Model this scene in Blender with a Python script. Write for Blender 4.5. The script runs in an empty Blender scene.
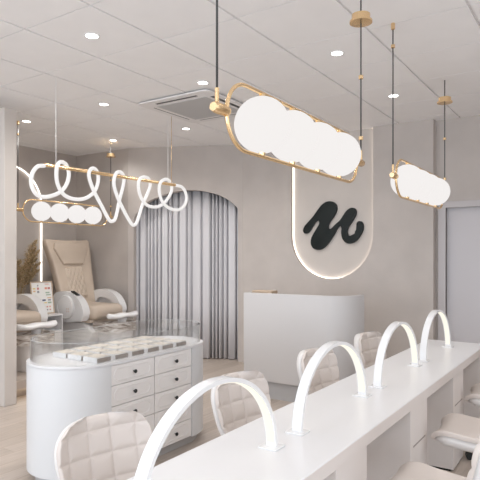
import bpy, bmesh, math, random
from mathutils import Vector, Matrix
random.seed(7)
S = bpy.context.scene
COL = S.collection
PI = math.pi

# ------------------------------------------------------------------ camera
TH = math.radians(33.6)
FX, FY = -math.sin(TH), math.cos(TH)
CAM_H = 1.52
cd = bpy.data.cameras.new('camera'); cam = bpy.data.objects.new('camera', cd); COL.objects.link(cam)
cam.location = (0, 0, CAM_H); cam.rotation_euler = (PI/2, 0, TH)
cd.sensor_width = 36; cd.lens = 36*550/480; cd.shift_y = 17/480; cd.clip_start = .05
S.camera = cam
# ------------------------------------------------------------------ world, light, exposure
w = bpy.data.worlds.new('world'); S.world = w; w.use_nodes = True
w.node_tree.nodes['Background'].inputs[0].default_value = (.75, .85, 1, 1)
w.node_tree.nodes['Background'].inputs[1].default_value = 1.0
S.view_settings.view_transform = 'Standard'; S.view_settings.look = 'None'
S.view_settings.gamma = 1; S.view_settings.use_curve_mapping = False
S.view_settings.exposure = 0.16

def area(name, loc, rot, sx, sy, power, color):
    l = bpy.data.lights.new(name, 'AREA'); l.shape = 'RECTANGLE'; l.size = sx; l.size_y = sy
    l.energy = power; l.color = color
    o = bpy.data.objects.new(name, l); COL.objects.link(o); o.location = loc; o.rotation_euler = rot
    return o
# daylight through the shopfront behind the camera (front wall y=-3); the side lamp is added fill for +x faces
area('shopfront_daylight', (-2.4, -2.85, 1.6), (PI/2, 0, 0), 8.6, 2.5, 172, (.86, .93, 1))
area('side_fill', (2.5, 1.0, 1.6), (PI/2, 0, PI/2), 5.5, 2.3, 32, (1, 1, 1))

# beams of the recessed downlights: the whole ceiling grid of the salon, in and out of the frame
BEAM = 36
DESK_BEAM = 4
def beam(x, y, k=1):
    l = bpy.data.lights.new('downlight_beam', 'SPOT'); l.energy = k; l.color = (1, .975, .94); l.spot_size = math.radians(160); l.spot_blend = 1; l.shadow_soft_size = .06
    o = bpy.data.objects.new('downlight_beam', l); COL.objects.link(o); o.location = (x, y, 3.12)
for x_ in (-5.78, -4.45, -3.14, -1.784, -.42, .94):
    for y_ in (-1.3, .05, 1.41, 2.768, 4.08, 5.42):
        if x_ < -5 and y_ < 4: continue
        beam(x_, y_, (DESK_BEAM if -2 < x_ < 0 else BEAM)*(.6 if y_ < 2 else .9 if y_ > 5 else 1))
# ------------------------------------------------------------------ materials
def nodes(name):
    m = bpy.data.materials.new(name); m.use_nodes = True
    nt = m.node_tree; return m, nt, nt.nodes['Principled BSDF']
def mat(name, col, rough=.5, metal=0, noise=.0, scale=8, bump=0, bscale=60, coat=0, spec=.5):
    m, nt, b = nodes(name)
    b.inputs['Base Color'].default_value = (*col, 1); b.inputs['Roughness'].default_value = rough
    b.inputs['Metallic'].default_value = metal; b.inputs['Specular IOR Level'].default_value = spec
    if coat: b.inputs['Coat Weight'].default_value = coat
    tc = nt.nodes.new('ShaderNodeTexCoord')
    if noise:
        n = nt.nodes.new('ShaderNodeTexNoise'); n.inputs['Scale'].default_value = scale; n.inputs['Detail'].default_value = 6
        r = nt.nodes.new('ShaderNodeValToRGB')
        r.color_ramp.elements[0].position = .3; r.color_ramp.elements[1].position = .7
        r.color_ramp.elements[0].color = (*[c*(1-noise) for c in col], 1)
        r.color_ramp.elements[1].color = (*[min(1, c*(1+noise)) for c in col], 1)
        nt.links.new(tc.outputs['Object'], n.inputs['Vector']); nt.links.new(n.outputs['Fac'], r.inputs['Fac'])
        nt.links.new(r.outputs['Color'], b.inputs['Base Color'])
    if bump:
        n2 = nt.nodes.new('ShaderNodeTexNoise'); n2.inputs['Scale'].default_value = bscale; n2.inputs['Detail'].default_value = 5
        bp = nt.nodes.new('ShaderNodeBump'); bp.inputs['Strength'].default_value = bump; bp.inputs['Distance'].default_value = .004
        nt.links.new(tc.outputs['Object'], n2.inputs['Vector']); nt.links.new(n2.outputs['Fac'], bp.inputs['Height'])
        nt.links.new(bp.outputs['Normal'], b.inputs['Normal'])
    return m
def emit(name, col, s, base=None):
    m, nt, b = nodes(name)
    b.inputs['Base Color'].default_value = (*(base or col), 1); b.inputs['Roughness'].default_value = .35
    b.inputs['Specular IOR Level'].default_value = 0; b.inputs['Emission Color'].default_value = (*col, 1); b.inputs['Emission Strength'].default_value = s
    return m
def wood_floor():
    m, nt, b = nodes('oak_planks'); L = nt.links
    tc = nt.nodes.new('ShaderNodeTexCoord')
    mp = nt.nodes.new('ShaderNodeMapping'); mp.inputs['Rotation'].default_value = (0, 0, PI/2)
    L.new(tc.outputs['Object'], mp.inputs['Vector'])
    br = nt.nodes.new('ShaderNodeTexBrick'); br.inputs['Scale'].default_value = 1
    br.inputs['Brick Width'].default_value = 1.3; br.inputs['Row Height'].default_value = .16
    br.inputs['Mortar Size'].default_value = .0022; br.offset = .37
    br.inputs['Color1'].default_value = (.53, .455, .40, 1); br.inputs['Color2'].default_value = (.455, .385, .33, 1)
    br.inputs['Mortar'].default_value = (.38, .29, .22, 1)
    L.new(mp.outputs[0], br.inputs['Vector'])
    m2 = nt.nodes.new('ShaderNodeMapping'); m2.inputs['Scale'].default_value = (26, 1.6, 1)
    L.new(tc.outputs['Object'], m2.inputs['Vector'])
    n = nt.nodes.new('ShaderNodeTexNoise'); n.inputs['Scale'].default_value = 2; n.inputs['Detail'].default_value = 8
    L.new(m2.outputs[0], n.inputs['Vector'])
    mx = nt.nodes.new('ShaderNodeMix'); mx.data_type = 'RGBA'; mx.blend_type = 'OVERLAY'; mx.inputs[0].default_value = .3
    L.new(br.outputs['Color'], mx.inputs[6]); L.new(n.outputs['Fac'], mx.inputs[7])
    L.new(mx.outputs[2], b.inputs['Base Color']); b.inputs['Roughness'].default_value = .38
    return m
def glass_mat(name, refl=1.0, tint=(.97, .98, .98)):
    m = bpy.data.materials.new(name); m.use_nodes = True; nt = m.node_tree; L = nt.links
    nt.nodes.remove(nt.nodes['Principled BSDF']); out = nt.nodes['Material Output']
    t = nt.nodes.new('ShaderNodeBsdfTransparent'); t.inputs[0].default_value = (*tint, 1)
    g = nt.nodes.new('ShaderNodeBsdfGlossy'); g.inputs['Roughness'].default_value = .01
    fr = nt.nodes.new('ShaderNodeFresnel')
    ge = nt.nodes.new('ShaderNodeNewGeometry'); mr = nt.nodes.new('ShaderNodeMapRange')   # same reflectance from both sides of the pane
    mr.inputs['To Min'].default_value = 1.5; mr.inputs['To Max'].default_value = 1/1.5
    L.new(ge.outputs['Backfacing'], mr.inputs['Value']); L.new(mr.outputs['Result'], fr.inputs[0])
    mu = nt.nodes.new('ShaderNodeMath'); mu.operation = 'MULTIPLY'; mu.inputs[1].default_value = refl
    mx = nt.nodes.new('ShaderNodeMixShader')
    L.new(fr.outputs[0], mu.inputs[0]); L.new(mu.outputs[0], mx.inputs[0]); L.new(t.outputs[0], mx.inputs[1]); L.new(g.outputs[0], mx.inputs[2])
    L.new(mx.outputs[0], out.inputs['Surface'])
    return m
def marble():
    m, nt, b = nodes('brown_marble'); L = nt.links
    tc = nt.nodes.new('ShaderNodeTexCoord'); mp = nt.nodes.new('ShaderNodeMapping'); mp.inputs['Scale'].default_value = (2, 2, 14)
    n = nt.nodes.new('ShaderNodeTexNoise'); n.inputs['Scale'].default_value = 2.2; n.inputs['Detail'].default_value = 8; n.inputs['Distortion'].default_value = 1.2
    r = nt.nodes.new('ShaderNodeValToRGB'); e = r.color_ramp.elements
    e[0].position = .36; e[0].color = (.25, .21, .185, 1); e[1].position = .62; e[1].color = (.80, .77, .74, 1)
    x = e.new(.5); x.color = (.52, .46, .41, 1)
    L.new(tc.outputs['Object'], mp.inputs[0]); L.new(mp.outputs[0], n.inputs['Vector']); L.new(n.outputs['Fac'], r.inputs[0]); L.new(r.outputs[0], b.inputs['Base Color'])
    b.inputs['Roughness'].default_value = .2
    return m

M = dict(
 plaster=mat('beige_plaster', (.555, .505, .472), .85, noise=.05, scale=3, bump=.25, bscale=35),
 plaster_pale=mat('pale_plaster', (.62, .57, .53), .8, noise=.03, scale=3, bump=.15, bscale=35),
 ceil=mat('ceiling_tile', (.92, .905, .90), .9, noise=.012, scale=5, bump=.1, bscale=200),
 floor=wood_floor(),
 white=mat('white_lacquer', (.82, .815, .82), .25),
 case_white=mat('cool_white_lacquer', (.71, .715, .725), .35),
 white_top=mat('white_worktop', (.78, .772, .78), .32),
 white_satin=mat('white_satin', (.82, .80, .79), .45),
 drawer=mat('drawer_white', (.86, .835, .82), .4),
 desk_front=mat('desk_warm_white', (.72, .665, .635), .4),
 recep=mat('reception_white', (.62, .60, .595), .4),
 shell=mat('white_shell', (.78, .755, .74), .3),
 cream=mat('cream_leatherette', (.68, .61, .565), .5, bump=.08, bscale=300),
 tan=mat('tan_leather', (.60, .50, .41), .45, noise=.03, scale=6, bump=.1, bscale=200),
 brass=mat('brushed_brass', (.90, .65, .37), .27, metal=1),
 black=mat('black_plastic', (.015, .017, .017), .4),
 logo=mat('black_green_gloss', (.010, .014, .013), .4, spec=.25),
 cord=mat('dark_cord', (.05, .05, .05), .6),
 whitecord=mat('white_cord', (.85, .84, .83), .5),
 chrome=mat('chrome', (.8, .8, .8), .15, metal=1),
 curtain=mat('grey_curtain', (.72, .71, .735), .8),
 door=mat('lilac_grey_door', (.60, .575, .59), .5),
 dframe=mat('door_frame_paint', (.56, .525, .525), .5),
 marble=marble(),
 glass=glass_mat('clear_glass', 2.5, (.965, .97, .97)),
 edge=mat('glass_edge', (.5, .5, .5), .15),
 winglass=glass_mat('window_glass', .3),
 globe=emit('opal_globe', (1, .965, .945), .80, (.02, .02, .02)),
 tube=emit('led_tube', (1, .965, .945), .6, (.3, .3, .3)),
 strip=emit('led_strip_warm', (1, .87, .66), 2.2),
 lampstrip=emit('lamp_diffuser', (1, .94, .80), .9, (.1, .1, .1)),
 nichestrip=emit('niche_led', (1, .90, .80), 2.8),
 archstrip=emit('arch_led', (1, .95, .88), 1.8),
 lens=emit('downlight_lens', (1, .97, .93), 6),
 taupe=mat('taupe_card', (.33, .285, .255), .5),
 boxtop=mat('sample_print', (.74, .68, .60), .4, noise=.22, scale=90),
 grille=mat('grille_grey', (.60, .585, .575), .6),
 wood=mat('pale_wood_frame', (.55, .42, .31), .5),
 paper=mat('paper', (.82, .81, .79), .6),
 straw=mat('pampas_straw', (.62, .47, .28), .9, noise=.35, scale=40),
 kick=mat('grey_plinth', (.50, .49, .49), .5),
)
def swatch(c): return mat('ink', c, .6)

# ------------------------------------------------------------------ mesh helpers
def link(name, me, m, parent=None, smooth=False, loc=None):
    o = bpy.data.objects.new(name, me); COL.objects.link(o)
    if m is not None:
        for x in (m if isinstance(m, (list, tuple)) else [m]): me.materials.append(x)
    if smooth:
        for p in me.polygons: p.use_smooth = True
        if smooth == 'auto':
            try: me.set_sharp_from_angle(angle=math.radians(20))
            except Exception: pass
    if parent is not None: o.parent = parent
    if loc: o.location = loc
    return o
def done(name, bm, m, parent=None, smooth=False, loc=None):
    bmesh.ops.recalc_face_normals(bm, faces=bm.faces)
    me = bpy.data.meshes.new(name); bm.to_mesh(me); bm.free()
    return link(name, me, m, parent, smooth, loc)
def box(bm, x0, x1, y0, y1, z0, z1, bev=0, seg=2, mi=0):
    vs = [bm.verts.new(p) for p in ((x0,y0,z0),(x1,y0,z0),(x1,y1,z0),(x0,y1,z0),(x0,y0,z1),(x1,y0,z1),(x1,y1,z1),(x0,y1,z1))]
    fs = [bm.faces.new([vs[i] for i in q]) for q in ((3,2,1,0),(4,5,6,7),(0,1,5,4),(1,2,6,5),(2,3,7,6),(3,0,4,7))]
    for f in fs: f.material_index = mi
    if bev:
        es = list({e for f in fs for e in f.edges})
        bmesh.ops.bevel(bm, geom=es, offset=bev, segments=seg, profile=.5, affect='EDGES')
    return bm
def boxo(name, m, x0, x1, y0, y1, z0, z1, bev=0, parent=None, seg=2):
    return done(name, box(bmesh.new(), x0, x1, y0, y1, z0, z1, bev, seg), m, parent, 'auto' if bev else False)
def prism(bm, poly, fn, d0, d1, bev=0, seg=3, both=True):
    """poly (a,b) outline; fn(a,b,d)->xyz; extruded d0..d1"""
    A = [bm.verts.new(fn(a, b, d0)) for a, b in poly]; B = [bm.verts.new(fn(a, b, d1)) for a, b in poly]
    n = len(poly)
    f1 = bm.faces.new(A); f2 = bm.faces.new(B[::-1])
    for i in range(n): bm.faces.new((A[i], B[i], B[(i+1)%n], A[(i+1)%n]))
    if bev:
        es = list(f2.edges) + (list(f1.edges) if both else [])
        bmesh.ops.bevel(bm, geom=es, offset=bev, segments=seg, profile=.5, affect='EDGES', clamp_overlap=True)
    return bm
def tube(bm, pts, r, seg=10, closed=False, caps=True):
    pts = [Vector(p) for p in pts]; n = len(pts); rings = []; prev = None
    for i, p in enumerate(pts):
        if closed: t = pts[(i+1) % n] - pts[i-1]
        else: t = pts[min(i+1, n-1)] - pts[max(i-1, 0)]
        t.normalize()
        if prev is None:
            a = Vector((0, 0, 1)) if abs(t.z) < .9 else Vector((1, 0, 0))
            u = t.cross(a).normalized()
        else:
            u = (prev - t*prev.dot(t)).normalized()
        prev = u; v = t.cross(u)
        rr = r[i] if isinstance(r, (list, tuple)) else r
        rings.append([bm.verts.new(p + (u*math.cos(2*PI*k/seg) + v*math.sin(2*PI*k/seg))*rr) for k in range(seg)])
    m = n if closed else n-1
    for i in range(m):
        A, B = rings[i], rings[(i+1) % n]
        for k in range(seg): bm.faces.new((A[k], A[(k+1)%seg], B[(k+1)%seg], B[k]))
    if not closed and caps: bm.faces.new(rings[0][::-1]); bm.faces.new(rings[-1])
    return bm
def lathe(bm, prof, c=(0, 0, 0), seg=24, axis='z'):
    rings = []
    for r, h in prof:
        ring = []
        for k in range(seg):
            a = 2*PI*k/seg; p = (r*math.cos(a), r*math.sin(a), h)
            if axis == 'y': p = (p[0], p[2], p[1])
            if axis == 'x': p = (p[2], p[0], p[1])
            ring.append(bm.verts.new((p[0]+c[0], p[1]+c[1], p[2]+c[2])))
        rings.append(ring)
    for A, B in zip(rings, rings[1:]):
        for k in range(seg): bm.faces.new((A[k], A[(k+1)%seg], B[(k+1)%seg], B[k]))
    bm.faces.new(rings[0][::-1]); bm.faces.new(rings[-1])
    return bm
def sphere(bm, c, r, seg=32, rings=20):
    bmesh.ops.create_uvsphere(bm, u_segments=seg, v_segments=rings, radius=r, matrix=Matrix.Translation(c)); return bm
def spline(P, n=8, closed=False):
    out = []; N = len(P); P = [Vector(p) for p in P]
    rng = range(N) if closed else range(N-1)
    for i in rng:
        p0 = P[(i-1) % N] if closed or i > 0 else P[0]*2-P[1]
        p1 = P[i]; p2 = P[(i+1) % N]
        p3 = P[(i+2) % N] if closed or i+2 < N else P[-1]*2-P[-2]
        for k in range(n):
            t = k/n
            out.append(.5*((2*p1)+(p2-p0)*t+(2*p0-5*p1+4*p2-p3)*t*t+(3*p1-p0-3*p2+p3)*t**3))
    if not closed: out.append(P[-1].copy())
    return out
def empty(name, loc, rz=0):
    o = bpy.data.objects.new(name, None); COL.objects.link(o); o.location = loc; o.rotation_euler = (0, 0, rz)
    o.empty_display_size = .1; return o
def tag(o, label, cat, group=None, kind=None):
    o['label'] = label; o['category'] = cat
    if group: o['group'] = group
    if kind: o['kind'] = kind
    return o
def struct(o, label=None, cat=None):
    o['kind'] = 'structure'
    if label: o['label'] = label
    if cat: o['category'] = cat
    return o
def kids(o): return list(o.children)
def copy_tree(o, parent=None):
    c = o.copy(); COL.objects.link(c)
    if parent is not None: c.parent = parent
    for ch in kids(o): copy_tree(ch, c)
    return c
ORD = ['first', 'second', 'third', 'fourth', 'fifth', 'sixth']

# ================================================================== SETTING
H = 3.15
XL, XR, YF, YB = -7.13, 2.6, -3.0, 6.78
struct(boxo('floor', M['floor'], XL-.1, XR+.1, YF-.1, YB+.3, -.1, 0), 'pale oak plank floor of the salon', 'floor')
# ceiling: tiles hung in a grid of shallow bars
bm = bmesh.new(); box(bm, XL-.1, XR+.1, YF-.1, YB+.3, H+.017, H+.15)
gx = -1.417; gy = 3.11; P = .681; G = .010
xs = [gx+P*k for k in range(-10, 8)]; ys = [gy+P*k for k in range(-11, 8)]
for a, b in zip(xs, xs[1:]):
    x0, x1 = max(a+G, XL), min(b-G, XR)
    if x1-x0 < .02: continue
    for c, d in zip(ys, ys[1:]):
        y0, y1 = max(c+G*.45, YF), min(d-G*.45, YB+.2)
        if y1-y0 < .02: continue
        box(bm, x0, x1, y0, y1, H, H+.0175)
struct(done('ceiling', bm, M['ceil']), 'off-white suspended ceiling of square tiles', 'ceiling')
# walls
struct(boxo('wall_left', M['plaster'], XL-.12, XL, YF-.1, 5.95, 0, H+.02), 'beige plaster wall behind the pedicure chairs', 'wall')
struct(boxo('wall_back_alcove', M['plaster'], XL-.12, -5.95, 5.945, 6.06, 0, H+.02), 'beige plaster end wall beside the far pedicure chair', 'wall')
A2 = Vector((-5.96, 5.94)); B2 = Vector((-4.365, 6.665)); T2 = (B2-A2).normalized(); N2 = Vector((-T2.y, T2.x)); L2 = (B2-A2).length
def angled(s, z, d):  # d behind the wall
    p = A2+T2*s+N2*d; return (p.x, p.y, z)
arch = [(.084, 2.09), (.12, 2.16), (.217, 2.275), (.341, 2.363), (.5, 2.425), (.66, 2.472), (.83, 2.5), (.97, 2.507), (1.11, 2.497), (1.254, 2.468), (1.38, 2.424), (1.49, 2.37), (1.59, 2.3), (1.669, 2.225)]
arch_s = [(p.x, p.y) for p in spline([(a, b, 0) for a, b in arch], 4)]
poly = [(0, 0), (.084, 0)] + arch_s + [(1.669, 0), (L2, 0), (L2, H+.02), (0, H+.02)]
struct(done('wall_back_angled', prism(bmesh.new(), poly, angled, 0, .12), M['plaster']), 'beige plaster wall with the arched curtain opening', 'wall')
struct(done('wall_behind_curtain', prism(bmesh.new(), [(-.1, 0), (L2+.3, 0), (L2+.3, H), (-.1, H)], angled, .5, .56), M['plaster']))
NX0, NX1, NZ = -3.586, -2.425, 1.232
nr = (NX1-NX0)/2; ncx = (NX0+NX1)/2; ncz = NZ+nr
def stad(r, n=32): return [(ncx+r*math.cos(a), ncz+r*math.sin(a)) for a in [PI+PI*k/n for k in range(n+1)]]
wy = lambda a, b, d: (a, d, b)
poly = [(-4.375, 0), (-1.69, 0), (-1.69, H+.02), (NX1, H+.02)] + stad(nr)[::-1] + [(NX0, H+.02), (-4.375, H+.02)]
struct(done('wall_back', prism(bmesh.new(), poly, wy, 6.66, 6.735), M['plaster']), 'beige plaster wall behind the reception desk', 'wall')
struct(boxo('wall_back_niche', M['plaster_pale'], -4.375, -1.69, 6.735, 6.95, 0, H+.02), 'pale rounded niche panel behind the black squiggle', 'wall')
DX0, DX1, DZ = -1.575, -.62, 2.105
poly = [(-1.69, 0), (DX0, 0), (DX0, DZ), (DX1, DZ), (DX1, 0), (XR, 0), (XR, H+.02), (-1.69, H+.02)]
struct(done('wall_back_right', prism(bmesh.new(), poly, wy, YB, YB+.14), M['plaster']), 'beige plaster wall around the grey door', 'wall')
fr = [(DX0-.085, 0), (DX0, 0), (DX0, DZ), (DX1, DZ), (DX1, 0), (DX1+.085, 0), (DX1+.085, DZ+.07), (DX0-.085, DZ+.07)]
d = boxo('door_1', M['door'], DX0, DX1, YB+.04, YB+.09, .005, DZ, .002)
struct(d, 'plain lilac-grey door right of the reception desk', 'door')
done('door_frame', prism(bmesh.new(), fr, wy, YB-.03, YB+.04, .004, 2), M['dframe'], d)
bm = bmesh.new(); lathe(bm, [(.025, 0), (.025, -.012)], (DX1-.07, YB+.04, 1.0), axis='y'); tube(bm, [(DX1-.07, YB+.03, 1.0), (DX1-.07, YB-.02, 1.0), (DX1-.19, YB-.02, 1.0)], .009)
done('door_handle', bm, M['chrome'], d, 'auto')
# right wall with an added fill window, front wall with the shopfront
poly = [(YF, 0), (YB+.1, 0), (YB+.1, H+.02), (YF, H+.02)]
bm = bmesh.new()
for y0, y1, z0, z1 in ((YF-.1, -1.75, 0, H), (3.75, YB+.14, 0, H), (-1.75, 3.75, 0, .45), (-1.75, 3.75, 2.75, H)): box(bm, XR, XR+.12, y0, y1, z0, z1)
struct(done('wall_right', bm, M['plaster']))
bm = bmesh.new()
for x0, x1, z0, z1 in ((XL-.1, -6.7, 0, H), (1.9, XR+.12, 0, H), (-6.7, 1.9, 0, .35), (-6.7, 1.9, 2.85, H)): box(bm, x0, x1, YF-.12, YF, z0, z1)
struct(done('wall_front', bm, M['plaster']))
def window(name, fn, a0, a1, z0, z1, n):
    g = done(name, prism(bmesh.new(), [(a0, z0), (a1, z0), (a1, z1), (a0, z1)], fn, .055, .065), M['winglass']); struct(g)
    bm = bmesh.new()
    for k in range(n+1):
        a = a0+(a1-a0)*k/n
        prism(bm, [(a-.03, z0), (a+.03, z0), (a+.03, z1), (a-.03, z1)], fn, .03, .09)
    for z in (z0+.025, z1-.025): prism(bm, [(a0, z-.025), (a1, z-.025), (a1, z+.025), (a0, z+.025)], fn, .035, .085)
    done('window_frame', bm, M['white_satin'], g)
window('window_1', lambda a, b, d: (a, YF-d, b), -6.7, 1.9, .35, 2.85, 5)
window('side_fill_window', lambda a, b, d: (XR+d, a, b), -1.75, 3.75, .45, 2.75, 3)  # unseen window added for the fill from the right
# partition beside the pedicure alcove and the raised platform
struct(boxo('wall_partition', M['plaster_pale'], XL, -5.07, 3.32, 3.46, 0, 3.04, .006), 'pale partition wall end at the left edge', 'wall')
bm = bmesh.new(); box(bm, XL, -5.2, 3.46, 5.935, .11, .2); box(bm, XL, -5.32, 3.46, 5.935, 0, .11)
struct(done('trim_1', bm, M['floor']), 'low wooden step carrying the pedicure chairs', 'step')
pl = done('step_light', box(bmesh.new(), -5.318, -5.30, 3.47, 5.93, .085, .105), M['strip'])
tag(pl, 'warm light strip glowing beneath the wooden step', 'light strip')

# ================================================================== LIGHT STRIPS / SIGN
bm = bmesh.new()
rr = nr-.006
pts = [(NX1-.006, H-.02)] + [(a, b) for a, b in stad(rr)[::-1]] + [(NX0+.006, H-.02)]
for (a, b), (c, e) in zip(pts, pts[1:]):
    pass
A = [(bm.verts.new((a, 6.712, b)), bm.verts.new((a, 6.733, b))) for a, b in pts]
pin = [(NX1-.002, H-.02)] + [(a, b) for a, b in stad(nr-.002)[::-1]] + [(NX0+.002, H-.02)]
B = [(bm.verts.new((a, 6.712, b)), bm.verts.new((a, 6.733, b))) for a, b in pin]
for i in range(len(A)-1):
    bm.faces.new((A[i][0], A[i][1], A[i+1][1], A[i+1][0])); bm.faces.new((B[i][0], B[i+1][0], B[i+1][1], B[i][1]))
    bm.faces.new((A[i][0], A[i+1][0], B[i+1][0], B[i][0])); bm.faces.new((A[i][1], B[i][1], B[i+1][1], A[i+1][1]))
tag(done('niche_light', bm, M['nichestrip']), 'thin warm light strip edging the round-bottomed wall niche', 'light strip')
# arch of light on the left wall
acy, acz, ar = 4.71, 2.285, .56
path = [(acy+ar, .62)] + [(acy+ar*math.cos(a), acz+ar*math.sin(a)) for a in [PI*k/32 for k in range(33)]] + [(acy-ar, .62)]
bm = bmesh.new()
tube(bm, [(XL+.02, a, b) for a, b in path], .011, 8)
tag(done('arch_light', bm, M['archstrip'], smooth=True), 'glowing arch-shaped light line on the alcove wall behind the pampas grass', 'light strip')
# the black squiggle
lg = [(131,283),(135,268),(150,250),(170,228),(190,200),(210,175),(228,166),(248,166),(262,176),(267,192),(262,212),(250,232),(238,250),(231,266),(236,278),(246,272),(260,258),(280,240),(295,217),(308,200),(322,191),(337,193),(344,204),(342,220),(334,236),(322,255),(312,272),(308,288),(312,303),(320,306),(332,300),(342,286),(345,268),(346,252),(354,244),(366,247),(372,260),(371,280),(362,300),(350,318),(335,330),(315,335),(298,328),(288,312),(284,290),(286,268),(280,262),(268,275),(256,298),(240,322),(225,342),(208,356),(188,360),(170,352),(163,335),(164,315),(173,295),(185,275),(195,258),(198,244),(190,241),(180,250),(168,268),(158,285),(147,294),(136,293)]
def px_yplane(u, v, Y):
    k = (u-240)/550; dep = Y/(k*math.sin(TH)+math.cos(TH)); r = k*dep
    return (r*math.cos(TH)+dep*FX, CAM_H-(v-257)*dep/550)
lp = [px_yplane(270+a*.25, 160+b*.25, 6.70) for a, b in lg]
lp = [(p.x, p.y) for p in spline([(a, b, 0) for a, b in lp], 3, True)]
# remove nearly doubled points then extrude with a rounded front
o = done('wall_squiggle', prism(bmesh.new(), lp, wy, 6.734, 6.70, .009, 3, both=False), M['logo'], None, 'auto')
tag(o, 'glossy black hand-drawn squiggle letter mounted in the lit wall niche', 'wall sign')

# ================================================================== CEILING FITTINGS
dl_spots = [(-3.147,2.768,'recessed downlight nearest the top left corner of the ceiling'),
 (-4.454,4.08,'recessed downlight left of the air conditioner panel'),
 (-5.784,4.075,'recessed downlight beside the top of the left partition'),
 (-5.72,5.41,'recessed downlight over the far pedicure chair, beside a brass canopy'),
 (-3.131,4.088,'recessed downlight in front of the air conditioner, beside a dark cord'),
 (-4.431,5.432,'recessed downlight behind the air conditioner, above the curtain arch'),
 (-1.786,4.089,'recessed downlight above the near pendant, left of its canopy'),
 (-1.782,5.481,'recessed downlight beside the cord of the far right pendant')]
proto = empty('downlight', (0, 0, H))
bm = bmesh.new(); lathe(bm, [(.056, .002), (.057, -.004), (.047, -.006), (.0445, .0)], seg=32); done('trim_ring', bm, M['white'], proto, 'auto')
bm = bmesh.new(); lathe(bm, [(.044, .0), (.044, -.004)], seg=32); done('lens', bm, M['lens'], proto)
for i, (x, y, lab) in enumerate(dl_spots):
    o = proto if i == 0 else copy_tree(proto)
    o.location = (x, y, H); tag(o, lab, 'ceiling light', 'recessed ceiling downlights')
# air conditioner
ac = empty('air_conditioner', (-3.65, 4.71, H)); tag(ac, 'white square ceiling cassette air conditioner with a ribbed grille', 'air conditioner')
boxo('housing', M['black'], -.43, .43, -.43, .43, -.014, -.001, 0, ac)  # black puts the shadow line above the panel into the colour
def rrect(hx, hy, r, n=6):
    out = []
    for sx, sy, a0 in ((1, 1, 0), (-1, 1, PI/2), (-1, -1, PI), (1, -1, 1.5*PI)):
        for k in range(n+1):
            a = a0+PI/2*k/n; out.append((sx*(hx-r)+r*math.cos(a), sy*(hy-r)+r*math.sin(a)))
    return out
zf = lambda a, b, d: (a, b, d)
done('panel', prism(bmesh.new(), rrect(.468, .49, .06), zf, -.014, -.028, .003, 2), M['white_satin'], ac, 'auto')
for nm, (x0, x1, y0, y1) in {'s': (-.27, .27, -.41, -.38), 'n': (-.3, .3, .39, .40), 'e': (.365, .405, -.3, .3), 'w': (-.395, -.385, -.3, .3)}.items():
    boxo('air_slot', M['black'], x0, x1, y0, y1, -.0295, -.026, 0, ac)
bm = bmesh.new(); box(bm, -.32, .32, -.33, .33, -.032, -.026)
for k in range(30): x = -.31+.62*k/29; box(bm, x-.004, x+.004, -.325, .325, -.036, -.031)
done('grille', bm, M['grille'], ac)

# ================================================================== CURTAIN
bm = bmesh.new(); n = 700; s0, s1 = .02, 1.72; rows = [0.012, .8, 1.6, 2.6]
per = []
while sum(per) < s1-s0: per.append(random.choice((.055, .07, .085, .11, .14, .16))*random.uniform(.9, 1.1))
acc = 0; edges = []
for p_ in per: edges.append((acc, p_, random.uniform(.05, .085), random.uniform(-.035, .035))); acc += p_
def pleat(s):
    for a, p_, am, ti in edges:
        if a <= s < a+p_:
            t = (s-a)/p_; dd = min(t, 1-t)*p_               # distance to the fold
            return am*(2*math.exp(-(dd/.013)**2)-1)*.8 + ti*math.sin(2*PI*(t-.5))*.5
    return .0
grid = []
for zi, z in enumerate(rows):
    row = []
    for k in range(n+1):
        s = (s1-s0)*k/n; row.append(bm.verts.new(angled(s0+s, z, .20+pleat(s)*(1-.1*zi))))
    grid.append(row)
for a, b in zip(grid, grid[1:]):
    for k in range(n): bm.faces.new((a[k], a[k+1], b[k+1], b[k]))
o = done('curtain', bm, M['curtain'], None, True)
so = o.modifiers.new('thickness', 'SOLIDIFY'); so.thickness = .004
tag(o, 'grey pleated floor-length curtain filling the arched opening', 'curtain')

# ================================================================== RECEPTION DESK
rx0, rx1, ry, rt = -3.305, -2.07, 5.05, 1.13
rd = empty('reception_desk', (-2.7, 5.8, 0)); tag(rd, 'plain white reception desk with a rounded corner below the niche', 'reception desk')
def rel(fn, o): return lambda a, b, d: (fn(a, b, d)[0]-o.location.x, fn(a, b, d)[1]-o.location.y, fn(a, b, d)[2]-o.location.z)
def ushape(inset, th, r=.3):
    x1 = rx1-inset; y0 = ry+inset; x0 = rx0+inset
    outer = [(x0, y0)] + [(x1-r+r*math.cos(a), y0+r+r*math.sin(a)) for a in [-PI/2+PI/2*k/14 for k in range(15)]] + [(x1, 5.43-inset)]
    ri = r-th
    inner = [(x1-th, 5.43-inset)] + [(x1-r+ri*math.cos(a), y0+r+ri*math.sin(a)) for a in [-PI/2*k/14 for k in range(15)]] + [(x0, y0+th)]
    return outer+inner
pf = rel(lambda a, b, d: (a, b, d), rd)
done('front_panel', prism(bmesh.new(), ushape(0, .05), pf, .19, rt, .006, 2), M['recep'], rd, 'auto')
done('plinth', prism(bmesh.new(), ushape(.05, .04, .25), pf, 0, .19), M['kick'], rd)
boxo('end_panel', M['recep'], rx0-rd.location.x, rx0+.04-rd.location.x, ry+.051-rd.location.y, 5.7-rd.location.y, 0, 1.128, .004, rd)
boxo('desk_surface', M['wood'], rx0+.041-rd.location.x, -2.45-rd.location.x, ry+.055-rd.location.y, 5.7-rd.location.y, .72, .75, 0, rd)
bx = boxo('counter_tray', M['wood'], -3.27, -3.02, 5.16, 5.3, .75, 1.15, .005)
tag(bx, 'low tan tray block showing above the left end of the reception desk', 'tray')

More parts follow.
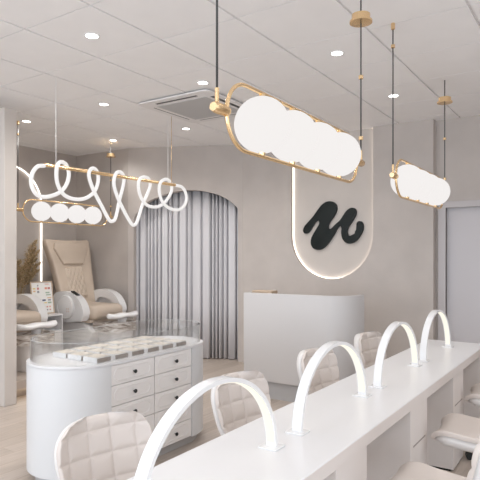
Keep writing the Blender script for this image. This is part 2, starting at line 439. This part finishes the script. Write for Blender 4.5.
# ================================================================== DISPLAY CASE
cx_, ca, cy0, cy1, ct = -3.12, .34, 2.615, 3.515, .805
dc = empty('display_case', (cx_, 3.03, 0)); tag(dc, 'white rounded display counter with five rows of drawers and a glass guard', 'display case')
def stadium(r, inset_c=0, n=20, yc0=cy0, yc1=cy1):
    return [(r*math.cos(a), yc1-3.03+r*math.sin(a)) for a in [PI*k/n for k in range(n+1)]] + [(r*math.cos(a), yc0-3.03+r*math.sin(a)) for a in [PI+PI*k/n for k in range(n+1)]]
# body with a flat recessed drawer bay on the +x side
def bodyoutline():
    st = [(ca*math.cos(a), cy1-3.03+ca*math.sin(a)) for a in [PI*k/24 for k in range(25)]] + [(ca*math.cos(a), cy0-3.03+ca*math.sin(a)) for a in [PI+PI*k/24 for k in range(25)]]
    return st
zf = lambda a, b, d: (a, b, d)
b_ = bodyoutline()
bay = [(ca, cy0-3.03), (ca-.02, cy0-3.03), (ca-.02, 3.487-3.03), (ca, 3.487-3.03)]
done('body', prism(bmesh.new(), b_[:-1]+bay, zf, .07, .79), M['case_white'], dc, 'auto')
done('countertop', prism(bmesh.new(), b_, zf, .785, ct, .005, 2), M['white_top'], dc, 'auto')
done('plinth', prism(bmesh.new(), stadium(ca-.055), zf, 0, .07), M['kick'], dc, 'auto')
cols = [(2.617, 3.044, 2.645, 2.998, 2.828), (3.048, 3.483, 3.085, 3.439, 3.277)]
zt = [.783, .644, .503, .361, .219, .077]
for (y0, y1, p0, p1, ky) in cols:
    for i in range(5):
        za, zb = zt[i+1]+.002, zt[i]-.002; zc = (za+zb)/2
        dr = boxo('drawer', M['drawer'], ca-.0195, ca-.004, y0-3.03+.002, y1-3.03-.002, za, zb, .0015, dc)
        # pill-shaped moulding
        bm = bmesh.new(); hh = .043; ya, yb = p0-3.03+hh, p1-3.03-hh
        pts = [(yb+hh*math.sin(a), zc+hh*math.cos(a)) for a in [PI*k/12 for k in range(13)]] + [(ya-hh*math.sin(a), zc-hh*math.cos(a)) for a in [PI*k/12 for k in range(13)]]
        tube(bm, [(ca-.0035, a, b) for a, b in pts], .0032, 6, True)
        done('moulding', bm, M['drawer'], dr, True)
        bm = bmesh.new(); lathe(bm, [(.004, -.004), (.005, .008), (.013, .012), (.0145, .019), (.010, .024)], (ca, ky-3.03, zc), 16, 'x')
        done('knob', bm, M['black'], dr, True)
# glass guard
gr = ca-.022
bm = bmesh.new(); o1 = stadium(gr); o2 = stadium(gr-.008); n = len(o1)
V = [[bm.verts.new((a, b, z)) for a, b in q] for q, z in ((o1, ct), (o1, ct+.148), (o2, ct+.148), (o2, ct))]
for k in range(n):
    for i in range(3): bm.faces.new((V[i][k], V[i][(k+1)%n], V[i+1][(k+1)%n], V[i+1][k]))
gg = done('glass_guard', bm, M['glass'], dc, 'auto')
bm = bmesh.new(); tube(bm, [(a, b, ct+.149) for a, b in stadium(gr-.004)], .002, 6, True); done('glass_rim', bm, M['edge'], gg, True)
# sample boxes: three rows of six
sb = empty('sample_box', (0, 0, 0))
boxo('tray', M['white'], -.07, .07, -.063, .063, 0, .036, .002, sb)
boxo('front_label', M['taupe'], .0702, .0712, -.060, .060, .004, .032, 0, sb)
boxo('samples', M['boxtop'], -.062, .062, -.058, .058, .0362, .039, 0, sb)
BY = [2.60, 2.763, 2.926, 3.089, 3.252, 3.415]
rown = ['counter row nearest the drawers', 'middle counter row', 'rear counter row']
first = True
for r in range(3):
    for k in range(6):
        o = sb if first else copy_tree(sb); first = False
        x = -2.905 - r*.160; y = BY[k]
        o.location = (x, y, ct+.0005)
        tag(o, 'white nail sample box, %s from the left in the %s' % (ORD[k], rown[r]), 'sample box', 'nail sample boxes on the counter')

# ================================================================== NAIL DESK
nd = empty('nail_desk', (-1.142, 2.4, 0)); tag(nd, 'long white manicure desk with knee openings carrying the arched lamps', 'desk')
dt, DY0, DY1 = .74, -.62, 5.33
boxo('worktop', M['white_top'], -.258, .257, DY0-2.4, DY1-2.4, dt-.055, dt, .004, nd)
boxo('fascia', M['desk_front'], .235, .2585, DY0-2.4+.003, DY1-2.4-.003, dt-.0585, dt-.004, 0, nd)
for (y0, y1) in ((-.62, -.33), (.01, .355), (1.025, 1.37), (2.04, 2.381), (3.047, 3.386), (4.068, 4.398), (5.05, 5.32)):
    p_ = boxo('pedestal', M['desk_front'], -.135, .247, y0-2.4, y1-2.4, .015, dt-.055, .002, nd)
    boxo('plinth', M['black'], -.115, .225, y0-2.4+.01, y1-2.4-.01, 0, .015, 0, p_)
    boxo('drawer_slot', M['taupe'], .2465, .2475, y0-2.4+.05, y1-2.4-.04, .452, .462, 0, p_)
# arched lamps
al = empty('arch_lamp', (0, 0, 0))
def archmesh(bm, rx, rz, th, w, z0, a0=0, a1=PI, n=48, off=0):
    rings = []
    for k in range(n+1):
        a = a0+(a1-a0)*k/n
        c, s = math.cos(a), math.sin(a)
        nx, nz = c/rx, s/rz; l = math.hypot(nx, nz); nx /= l; nz /= l
        for_ = []
        for d, wx in ((0, -w/2), (0, w/2), (-th, w/2), (-th, -w/2)):
            for_.append(bm.verts.new((wx, rx*c+nx*(d+off), z0+rz*s+nz*(d+off))))
        rings.append(for_)
    for A, B in zip(rings, rings[1:]):
        for i in range(4): bm.faces.new((A[i], A[(i+1)%4], B[(i+1)%4], B[i]))
    bm.faces.new(rings[0]); bm.faces.new(rings[-1][::-1])
bm = bmesh.new(); archmesh(bm, .40, .345, .016, .046, .006); done('arch', bm, M['white'], al, 'auto')
bm = bmesh.new(); archmesh(bm, .40, .345, .003, .034, .006, .05, PI-.05, off=-.0162); done('diffuser', bm, M['lampstrip'], al, 'auto')
for s in (-1, 1): boxo('foot', M['white'], -.042, .042, s*.39-.04, s*.39+.04, 0, .006, .001, al)
lamp_y = [1.56, 2.57, 3.60, 4.59]
llab = ['white arched desk lamp nearest the camera, cut by the bottom edge', 'white arched desk lamp second from the camera, its near foot beside the first lamp',
        'white arched desk lamp third along the desk from the camera', 'white arched desk lamp at the far end of the desk by the door']
for i, y in enumerate(lamp_y):
    o = al if i == 0 else copy_tree(al); o.location = (-1.14, y, dt+.0005); tag(o, llab[i], 'desk lamp', 'arched lamps on the desk')

# ================================================================== SHELL CHAIRS
prof = spline([(.245, 0, .437), (.232, 0, .462), (.19, 0, .474), (.08, 0, .462), (-.08, 0, .455), (-.17, 0, .475), (-.222, 0, .545), (-.25, 0, .65), (-.275, 0, .755), (-.291, 0, .845)], 12)
cum = [0]
for a, b in zip(prof, prof[1:]): cum.append(cum[-1]+(b-a).length)
LEN = cum[-1]
def prof_at(l):
    l = max(0, min(LEN, l))
    for i in range(len(cum)-1):
        if cum[i+1] >= l or i == len(cum)-2:
            t = (l-cum[i])/(cum[i+1]-cum[i]); p = prof[i].lerp(prof[i+1], t); tg = (prof[i+1]-prof[i]).normalized(); return p, tg
def halfw(l):
    e0, e1 = l, LEN-l
    t = l/LEN
    w_ = .218 if t < .35 else (.218-.055*math.sin(PI/2*min(1, (t-.35)/.17)) if t < .52 else .163+.055*math.sin(PI/2*min(1, (t-.52)/.33)))
    for e, rc in ((e0, .09), (e1, .125)):
        if e < rc: w_ = w_-rc*(1-math.sqrt(max(0, 1-((rc-e)/rc)**2)))*(.95 if rc > .1 else .9)
    return w_
def shell_surface(s, l, off, grow=0):
    ll = grow*-1+l*(1+2*grow/LEN) if grow else l
    p, tg = prof_at(max(0, min(LEN, ll)))
    extra = 0
    nrm = Vector((-tg.z, 0, tg.x)) * -1     # points up on the seat, forward on the back
    if nrm.z < 0 and abs(nrm.z) > abs(nrm.x): nrm = -nrm
    hw = halfw(max(0, min(LEN, l)))+grow
    t = l/LEN; wrap = .02+.055*max(0, min(1, (t-.35)/.25))
    q = p + nrm*(off+wrap*abs(s)**2.6)
    if grow:
        if ll < 0: q -= tg*(-ll)
        if ll > LEN: q += tg*(ll-LEN)
    return Vector((q.x, s*hw, q.z))
def chair_sheet(bm, f_front, f_back, ns=56, nl=110, grow=0):
    ss = [math.sin(PI/2*(-1+2*i/ns)) *.35+ (-1+2*i/ns)*.65 for i in range(ns+1)]
    ls = [LEN*(.5-.5*math.cos(PI*j/nl))*.5+LEN*j/nl*.5 for j in range(nl+1)]
    F = [[bm.verts.new(shell_surface(s, l, f_front(s, l), grow)) for s in ss] for l in ls]
    Bk = [[bm.verts.new(shell_surface(s, l, f_back(s, l), grow)) for s in ss] for l in ls]
    for j in range(nl):
        for i in range(ns):
            bm.faces.new((F[j][i], F[j][i+1], F[j+1][i+1], F[j+1][i])); bm.faces.new((Bk[j][i], Bk[j+1][i], Bk[j+1][i+1], Bk[j][i+1]))
        bm.faces.new((F[j][0], F[j+1][0], Bk[j+1][0], Bk[j][0])); bm.faces.new((F[j][ns], Bk[j][ns], Bk[j+1][ns], F[j+1][ns]))
    for i in range(ns):
        bm.faces.new((F[0][i], Bk[0][i], Bk[0][i+1], F[0][i+1])); bm.faces.new((F[nl][i], F[nl][i+1], Bk[nl][i+1], Bk[nl][i]))
def edge_soft(s, l, r=.10):
    e = min(1, (1-abs(s))/r)*1.0; e2 = min(1, min(l, LEN-l)/.03)
    return math.sqrt(max(0, 1-(1-e)**2))*math.sqrt(max(0, 1-(1-e2)**2))
LB = .33
def quilt(s, l):
    base = .030*edge_soft(s, l, .06)+.001
    if l > LB:
        a = s*halfw(l)+.5*.104; b = LEN-l+.045
        pitch = .104
        da = (.5-abs((a/pitch) % 1 - .5))*pitch; db = (.5-abs((b/pitch) % 1 - .5))*pitch      # distance to the nearest seam
        dm = min(da, db); puff = 1-math.exp(-dm/.012)
        base += (.013*puff-.013)*min(1, (l-LB)/.03)*min(1, (1-abs(s))/.03)
    return base
bm = bmesh.new(); chair_sheet(bm, quilt, lambda s, l: .0005, 120, 190)
cush_me = bm
def make_chair():
    r = empty('swivel_chair', (0, 0, 0))
    bm = bmesh.new(); chair_sheet(bm, lambda s, l: 0, lambda s, l: -(.040+.018*max(0, min(1, (.40-l)/.1)))*(.72+.28*edge_soft(s, l, .12)), 28, 60, grow=-.003)
    done('shell', bm, M['shell'], r, True)
    done('cushion', cush_me, M['cream'], r, True)
    bm = bmesh.new(); lathe(bm, [(.03, .07), (.03, .26), (.02, .26), (.02, .41), (.09, .415), (.09, .432)], seg=18); done('gas_column', bm, M['chrome'], r, 'auto')
    for k in range(5):
        a = 2*PI*k/5+.3; c, s = math.cos(a), math.sin(a)
        bm = bmesh.new(); tube(bm, [(0, 0, .1), (.14*c, .14*s, .09), (.27*c, .27*s, .07)], [.024, .02, .015], 8)
        b = done('base_leg', bm, M['chrome'], r, 'auto')
        bm = bmesh.new()
        for q in (-.016, .016):
            cc = (.27*c-s*q, .27*s+c*q, .028)
            ring = [(0, .0), ]
            m4 = Matrix.Translation(cc) @ Matrix.Rotation(a, 4, 'Z') @ Matrix.Rotation(PI/2, 4, 'X')
            bmesh.ops.create_cone(bm, cap_ends=True, segments=18, radius1=.0275, radius2=.0275, depth=.02, matrix=m4)
        tube(bm, [(.27*c, .27*s, .03), (.27*c, .27*s, .075)], .008, 8)
        done('castor', bm, M['black'], b, 'auto')
    return r
ch = make_chair()
R18 = math.radians(-18)
chairs = [(-1.535, 1.55, R18*.75, 'cream quilted swivel chair nearest the camera, left side of the desk'),
 (-1.53, 2.585, R18*.5, 'cream quilted swivel chair second from the camera, left side of the desk'),
 (-1.53, 3.60, R18*.45, 'cream quilted swivel chair third from the camera, before the reception desk'),
 (-1.52, 4.64, R18*.4, 'cream quilted swivel chair farthest along the left side of the desk'),
 (-.585, 2.49, PI-math.radians(5), 'cream swivel chair with its seat at the bottom right corner'),
 (-.585, 3.50, PI+math.radians(4), 'cream swivel chair at the second knee opening, right edge'),
 (-.60, 4.50, PI+math.radians(4), 'cream swivel chair farthest away on the right side of the desk')]
for i, (x, y, rz, lab) in enumerate(chairs):
    o = ch if i == 0 else copy_tree(ch)
    o.location = (x, y, 0); o.rotation_euler = (0, 0, rz); tag(o, lab, 'chair', 'quilted swivel chairs around the desk')

# ================================================================== GLOBE PENDANTS
def make_pendant():
    r = empty('pendant_lamp', (0, 0, 0))                     # origin: centre of the frame, axis along y
    R_, RF, hl = .1214, .136, .677
    for k in range(4):
        bm = bmesh.new(); sphere(bm, (0, (k-1.5)*.274, 0), R_); done('globe', bm, M['globe'], r, True)
    e = hl-RF
    pts = [(0, e+RF*math.sin(a), RF*math.cos(a)) for a in [PI*k/24 for k in range(25)]] + [(0, -e-RF*math.sin(a), -RF*math.cos(a)) for a in [PI*k/24 for k in range(25)]]
    bm = bmesh.new(); tube(bm, pts, .0085, 10, True); fr_ = done('frame', bm, M['brass'], r, True)
    for k in range(4):
        for s in (-1, 1):
            bm = bmesh.new(); lathe(bm, [(.016, s*(R_-.004)), (.013, s*(RF-.002))], (0, (k-1.5)*.274, 0), 14); done('globe_cap', bm, M['brass'], r, 'auto')
    top = H-r.location.z
    for s in (-1, 1):
        y = s*.742
        bm = bmesh.new(); lathe(bm, [(.019, s*(hl-.004)), (.022, s*(hl+.01)), (.022, s*(hl+.075)), (.017, s*(hl+.09))], (0, 0, 0), 18, 'y'); done('end_knob', bm, M['brass'], r, 'auto')
        bm = bmesh.new(); tube(bm, [(0, y, .01), (0, y, .075)], .009, 10); done('cord_grip', bm, M['brass'], r, 'auto')
        bm = bmesh.new(); tube(bm, [(0, y, .06), (0, y, H-2.09)], .0045, 8); c = done('cord', bm, M['cord'], r, True)
        for z in ((.15, .52) if s > 0 else (.90,)):
            bm = bmesh.new(); lathe(bm, [(.008, z-.012), (.014, z-.010), (.014, z+.010), (.008, z+.012)], (0, y, 0), 14)
            done('cord_bead', bm, M['brass'], c, 'auto')
        bm = bmesh.new()
        if s > 0: lathe(bm, [(.03, .845), (.068, .85), (.068, .862), (.055, .866), (.055, .9), (.02, .902)], (0, y, 0), 28)
        else: lathe(bm, [(.008, 1.015), (.014, 1.02), (.014, 1.06)], (0, y, 0), 14)
        done('canopy', bm, M['brass'], r, 'auto')
    return r
pd = make_pendant()
for i, (x, y, z, lab) in enumerate([(-1.235, 2.442, 2.09, 'large brass-framed pendant of four glowing globes over the near desk'),
     (-1.235, 4.53, 2.09, 'brass-framed globe pendant over the far end of the desk'),
     (-5.86, 4.757, 2.09, 'brass-framed globe pendant before the pedicure chairs, behind the looped lamp')]):
    o = pd if i == 0 else copy_tree(pd); o.location = (x, y, z); tag(o, lab, 'pendant lamp', 'globe pendants in brass frames')

# ================================================================== LOOPED TUBE LAMP
sq = empty('looped_lamp', (-4.13, 3.98, 2.34)); tag(sq, 'white light tube looped around a straight brass rod, hung before the curtain', 'pendant lamp')
def px_x(u, v, X):
    k = (u-240)/550; dep = X/(k*math.cos(TH)+FX); r = k*dep
    return (r*math.sin(TH)+dep*FY, CAM_H-(v-257)*dep/550)
loops = [(65,42,0),(47,44,.2),(33,62,.5),(30,90,.7),(41,115,.8),(60,125,.7),(85,122,.5),(110,110,.2),(126,87,-.3),(130,60,-.8),(122,38,-.9),(108,32,0),(99,44,.9),(97,70,.9),(102,95,.6),(116,118,.3),(140,130,0),(170,130,0),(195,115,-.2),(207,90,-.6),(208,65,-.9),(199,50,-.5),(188,52,.4),(184,70,.9),(195,105,.6),(218,150,.2),(236,184,0),(245,190,0),(255,180,-.1),(266,130,-.5),(275,95,-.8),(277,72,-.9),(268,59,-.2),(256,63,.7),(250,88,.9),(258,120,.6),(277,162,.2),(296,195,0),(305,200,0),(313,189,-.1),(325,150,-.5),(338,120,-.8),(347,95,-.9),(344,78,-.5),(330,72,.3),(318,80,.9),(316,100,.8),(322,125,.5),(336,145,.2),(355,152,0),(375,148,-.2),(394,130,-.6),(404,108,-.9),(402,88,-.6),(390,78,.2),(376,85,.9),(371,105,.8),(378,135,.5),(396,154,.2),(420,160,0),(437,150,0),(444,130,0),(440,110,0),(430,98,0),(413,94,0)]
P3 = []
for a, b, dx in loops:
    X = -4.13+.05*dx; y, z = px_x(20+a*.375, 150+b*.375, X); P3.append((X+4.13, y-3.98, z-2.34))
sp = spline(P3, 7)
bm = bmesh.new(); tube(bm, sp, .0175, 14); done('light_tube', bm, M['tube'], sq, True)
ry0, _ = px_x(44, 166, -4.13); ry1, _ = px_x(175, 184, -4.13)
bm = bmesh.new(); tube(bm, [(0, ry0-3.98, -.005), (0, ry1-3.98, .008)], .017, 14); rod = done('rod', bm, M['brass'], sq, 'auto')
for yy in (3.215, 4.74):
    bm = bmesh.new(); tube(bm, [(0, yy-3.98, 0), (0, yy-3.98, H-2.34)], .0032, 8); done('cord', bm, M['whitecord'], sq, True, None)['label'] = 'white cord'
bm = bmesh.new(); tube(bm, [(0, 4.80-3.98, 0), (0, 4.80-3.98, H-2.34)], .003, 8); done('cord', bm, M['brass'], sq, True)['label'] = 'thin brass wire'

# ================================================================== PEDICURE ALCOVE
PZ = .2
def rbox(bm, x0, x1, y0, y1, z0, z1, r, seg=4): return box(bm, x0, x1, y0, y1, z0, z1, r, seg)
def arm_profile(n=20):
    # (x,z): outer arch from the back foot over the top to the front foot, then the opening
    out = spline([(-.29, 0, .42), (-.31, 0, .62), (-.27, 0, .785), (-.13, 0, .84), (.06, 0, .83), (.22, 0, .765), (.32, 0, .65), (.345, 0, .54), (.30, 0, .45)], 6)
    inn = spline([(.20, 0, .45), (.225, 0, .54), (.18, 0, .645), (.07, 0, .71), (-.07, 0, .725), (-.17, 0, .685), (-.20, 0, .58), (-.19, 0, .42)], 6)
    return [(p.x, p.z) for p in out], [(p.x, p.z) for p in inn]
def make_spa():
    r = empty('pedicure_chair', (0, 0, PZ))
    # base
    bm = bmesh.new()
    prism(bm, [(-.62, 0), (.25, 0), (.42, .30), (.20, .42), (-.55, .42)], lambda a, b, d: (a, d, b), -.30, .30, .03, 3)
    done('base', bm, M['white_satin'], r, 'auto')
    # foot basin: white pedestal and marbled bowl
    bm = bmesh.new(); prism(bm, rrect(.22, .20, .12), lambda a, b, d: (a*(.75 if d < .1 else 1)+.53, b*(.8 if d < .1 else 1), d), 0, .31); bs = done('foot_basin', bm, M['white_satin'], r, 'auto')
    bm = bmesh.new(); o_ = rrect(.27, .24, .15, 8); i_ = rrect(.225, .195, .12, 8); n = len(o_)
    V = [[bm.verts.new((a+.52, b, z)) for a, b in q] for q, z in ((o_, .31), (o_, .435), (i_, .435), ([(a*.85, b*.85) for a, b in i_], .32))]
    for i in range(3):
        for k in range(n): bm.faces.new((V[i][k], V[i][(k+1)%n], V[i+1][(k+1)%n], V[i+1][k]))
    bm.faces.new(V[3]); bm.faces.new(V[0][::-1])
    done('marbled_bowl', bm, M['marble'], bs, 'auto')
    # footrest
    bm = bmesh.new(); tube(bm, [(.64, 0, .32), (.65, 0, .41), (.68, 0, .49)], [.075, .05, .06], 14); fp = done('footrest_post', bm, M['white_satin'], r, True)
    bm = bmesh.new(); n = 40; R1 = []
    for k in range(n+1):
        t = -1+2*k/n; y = t*.265
        z = .515 + .006*math.cos(2*PI*t*.95)+.006*t*t
        hw = .10*math.sqrt(max(.02, 1-abs(t)**5)); th = .036
        ring = []
        for q in range(12):
            a = 2*PI*q/12; ring.append(bm.verts.new((.68+hw*math.cos(a), y, z+th*math.sin(a)*(1.0))))
        R1.append(ring)
    for A_, B_ in zip(R1, R1[1:]):
        for q in range(12): bm.faces.new((A_[q], A_[(q+1)%12], B_[(q+1)%12], B_[q]))
    bm.faces.new(R1[0][::-1]); bm.faces.new(R1[-1])
    done('footrest', bm, M['white'], r, True)
    # seat
    bm = bmesh.new(); rbox(bm, -.35, .43, -.285, .285, .45, .655, .08, 6)
    se = done('seat', bm, M['tan'], r, True)
    bm = bmesh.new(); tube(bm, [(-.2, -.289, .535), (.3, -.2875, .545), (.39, -.262, .545), (.432, -.2, .547), (.433, .2, .547), (.39, .262, .545), (.3, .2875, .545)], .004, 6); done('seam', bm, M['tan'], se, True)
    boxo('seat_pan', M['tan'], -.34, .35, -.27, .27, .41, .46, .02, r)
    # backrest lofted from seat to head: centre line, half width, thickness
    bm = bmesh.new(); K = [(-.25, .50, .30, .12), (-.29, .70, .305, .14), (-.36, .95, .325, .15), (-.43, 1.2, .35, .15), (-.495, 1.40, .385, .14), (-.53, 1.52, .40, .11), (-.54, 1.555, .385, .07)]
    Ks = [spline([(k[0], k[1], 0) for k in K], 4), spline([(k[2], k[3], 0) for k in K], 4)]
    rings = []; N = 28
    for c, q in zip(*Ks):
        ring = []
        for k in range(N):
            a = 2*PI*k/N; ca_, sa_ = math.cos(a), math.sin(a)
            yy = q.x*math.copysign(abs(ca_)**.35, ca_); dd = q.y/2*math.copysign(abs(sa_)**.5, sa_)
            dd += .05*abs(yy/q.x)**3*(1 if dd > 0 else .6)          # side wings lean forward
            ring.append(bm.verts.new((c.x+dd*.93, yy, c.y+dd*.36)))
        rings.append(ring)
    for A_, B_ in zip(rings, rings[1:]):
        for k in range(N): bm.faces.new((A_[k], A_[(k+1)%N], B_[(k+1)%N], B_[k]))
    bm.faces.new(rings[0][::-1]); bm.faces.new(rings[-1])
    bk = done('backrest', bm, M['tan'], r, True)
    # plane on the front of the back: along = up the back
    def onback(a, up, d):
        t = (up-.70)/(1.5-.70); x = -.29+(-.525+.29)*t
        return (x+.07+d*.93, a, up+.025+d*.36)
    bm = bmesh.new(); prism(bm, [(-.27, 1.49), (-.30, 1.41), (-.18, 1.18), (.18, 1.18), (.30, 1.41), (.27, 1.49)], onback, -.02, .045, .02, 4, both=False); done('head_pillow', bm, M['tan'], r, 'auto')
    bm = bmesh.new(); g = []
    nu, nv = 40, 64
    for j in range(nv+1):
        row = []
        for i in range(nu+1):
            a = -.165+.33*i/nu; u_ = .70+.44*j/nv
            p1 = abs(math.sin(PI*(a/.07+u_/.13))); p2 = abs(math.sin(PI*(a/.07-u_/.13)))
            edge = min(1, min(i, nu-i)/3)*min(1, min(j, nv-j)/3)
            row.append(bm.verts.new(onback(a, u_, +.010+edge*(.010+.016*(p1*p2)**.5))))
        g.append(row)
    for j in range(nv):
        for i in range(nu): bm.faces.new((g[j][i], g[j][i+1], g[j+1][i+1], g[j+1][i]))
    done('quilted_panel', bm, M['tan'], r, True)
    # arms
    out, inn = arm_profile()
    for s in (-1, 1):
        y0, y1 = s*.285, s*.405
        bm = bmesh.new(); prism(bm, out+inn, lambda a, b, d: (a, d, b), y0, y1, .016, 3); ar_ = done('armrest', bm, M['white'], r, 'auto')
        bm = bmesh.new(); prism(bm, [(a*.96+.003, b*.97+.01) for a, b in out]+[(0.0, .42)], lambda a, b, d: (a, d, b), s*.365, s*.402, .01, 2); done('side_panel', bm, M['white'], ar_, 'auto')
        bm = bmesh.new(); lathe(bm, [(.165, s*.40), (.165, s*.424), (.15, s*.434), (.145, s*.428), (.10, s*.434)], (.0, 0, .63), 40, 'y'); dk = done('side_disc', bm, M['white'], ar_, 'auto')
        bm = bmesh.new()
        for q in range(4): lathe(bm, [(.013, s*.425), (.013, s*.437)], (.05+.036*(q % 2), 0, .575+.036*(q//2)), 12, 'y')
        done('buttons', bm, M['cream'], dk)
    bm = bmesh.new(); m4 = Matrix.Translation((.12, -.345, .818)) @ Matrix.Rotation(.42, 4, 'Y')
    bmesh.ops.create_cube(bm, size=1, matrix=m4 @ Matrix.Diagonal((.13, .055, .016, 1))); done('control_pad', bm, M['black'], r)
    return r
spa = make_spa()
for i, (y, lab) in enumerate([(5.40, 'tan leather pedicure spa chair with white arms in the far corner'), (4.03, 'tan pedicure spa chair half hidden behind the partition wall')]):
    o = spa if i == 0 else copy_tree(spa); o.location = (-6.2, y, PZ); tag(o, lab, 'pedicure chair', 'pedicure spa chairs')
# side cabinet
sc_ = empty('side_cabinet', (-6.3, 4.705, PZ)); tag(sc_, 'small white cabinet with an open shelf and drawer between the pedicure chairs', 'cabinet')
bm = bmesh.new()
for b6 in ((-.2, .2, -.155, -.137, 0, .535), (-.2, .2, .137, .155, 0, .535), (-.2, .2, -.155, .155, .535, .556), (-.2, .2, -.137, .137, .33, .345), (-.2, -.185, -.137, .137, 0, .535), (-.2, .2, -.137, .137, .0, .02)): box(bm, *b6)
done('carcass', bm, M['white'], sc_)
dr = boxo('drawer', M['drawer'], .17, .198, -.134, .134, .19, .328, .002, sc_)
bm = bmesh.new(); lathe(bm, [(.005, .196), (.006, .205), (.012, .21), (.009, .218)], (0, 0, .26), 14, 'x'); done('knob', bm, M['black'], dr, True)
boxo('door', M['drawer'], .17, .198, -.134, .134, .022, .186, .002, sc_)
# colour menu
mn = empty('colour_menu', (-6.26, 4.68, PZ+.5565)); mn.rotation_euler = (0, math.radians(-9), math.radians(-6))
tag(mn, 'wood-framed colour chart board leaning upright on the side cabinet', 'chart')
bm = bmesh.new()
for y0, y1, z0, z1 in ((-.16, .16, 0, .014), (-.16, .16, .426, .44), (-.16, -.148, .014, .426), (.148, .16, .014, .426)): box(bm, -.012, .004, y0, y1, z0, z1)
done('frame', bm, M['wood'], mn)
inks = [(.75,.35,.25), (.72,.5,.3), (.35,.45,.35), (.08,.1,.2), (.75,.6,.25), (.6,.25,.25), (.3,.3,.32)]
bm = bmesh.new(); box(bm, -.008, -.002, -.148, .148, .014, .426)
def dab(y, z, w_, h_, mi):
    f = bm.faces.new([bm.verts.new((-.0015, y+a*w_/2, z+b*h_/2)) for a, b in ((-1, -1), (1, -1), (1, 1), (-1, 1))]); f.material_index = mi
for y, z, w_, h_, mi in ((-.11,.345,.04,.02,5),(-.11,.31,.035,.02,2),(-.055,.345,.03,.03,6),(-.055,.30,.03,.03,7),(-.055,.385,.02,.02,7),(.06,.345,.035,.028,1),(.105,.345,.035,.028,6),(.08,.40,.06,.008,1),(.08,.285,.06,.018,3),(.09,.255,.07,.014,3),(.10,.215,.06,.014,2),(.02,.185,.05,.022,4),(.10,.185,.045,.02,7),(.10,.15,.055,.022,3),(.04,.15,.04,.016,5),(-.05,.19,.05,.02,7),(-.06,.15,.05,.02,1)): dab(y, z, w_, h_, mi)
for k in range(5):
    dab(-.06+.04*k, .095, .022, .018, 1+(k % 2)*5); dab(-.06+.04*k, .055, .02, .018, 7 if k % 2 else 6)
done('printed_sheet', bm, [M['paper']]+[swatch(c) for c in inks], mn)
# pampas grass
vz = empty('pampas_vase', (-6.88, 4.70, PZ)); tag(vz, 'dried golden pampas grass standing behind the side cabinet', 'dried plant')
bm = bmesh.new(); lathe(bm, [(.07, 0), (.11, .1), (.12, .25), (.08, .42), (.06, .48), (.07, .52)], seg=24); done('vase', bm, M['cream'], vz, True)
rnd = random.Random(3)
plumes = [(.10,.22,1.56),(.13,.24,1.42),(.06,.24,1.46),(.12,.20,1.36),(.09,.13,1.28),(.10,.05,1.20),(.12,-.04,1.28),(.06,-.10,1.36),(.14,-.18,1.26),(.10,-.02,1.08),(.15,.24,1.24),(.1,.12,1.08),(.06,-.24,1.30),(.15,.22,1.14),(.13,.20,1.30)]
for (tx, ty, tz) in plumes:
    path = spline([(0, 0, .45), (tx*.3, ty*.3, .45+(tz-.45)*.5), (tx*.7, ty*.75, .45+(tz-.45)*.85), (tx*1.1, ty*1.1, tz)], 8)
    bm = bmesh.new(); tube(bm, path, .003, 5); st = done('stem', bm, M['straw'], vz, True)
    bm = bmesh.new()
    for q in range(380):
        t = rnd.random(); i = int(len(path)*(.48+.5*t)); i = min(i, len(path)-1); p = path[i]
        spread = .085*(1-t)**.6*(.35+.65*min(1, t*5))+.012
        d_ = Vector((rnd.gauss(0, 1), rnd.gauss(0, 1), rnd.uniform(.3, 1.8))).normalized()*spread*rnd.uniform(.6, 1.5)
        sd = Vector((rnd.gauss(0, 1), rnd.gauss(0, 1), rnd.gauss(0, .4))).normalized()*.0028
        e = p+d_; e.z -= .012
        m_ = p+d_*.6
        vs = [bm.verts.new(p-sd*.5), bm.verts.new(p+sd*.5), bm.verts.new(m_+sd), bm.verts.new(e), bm.verts.new(m_-sd)]
        bm.faces.new(vs)
    done('plume', bm, M['straw'], st)
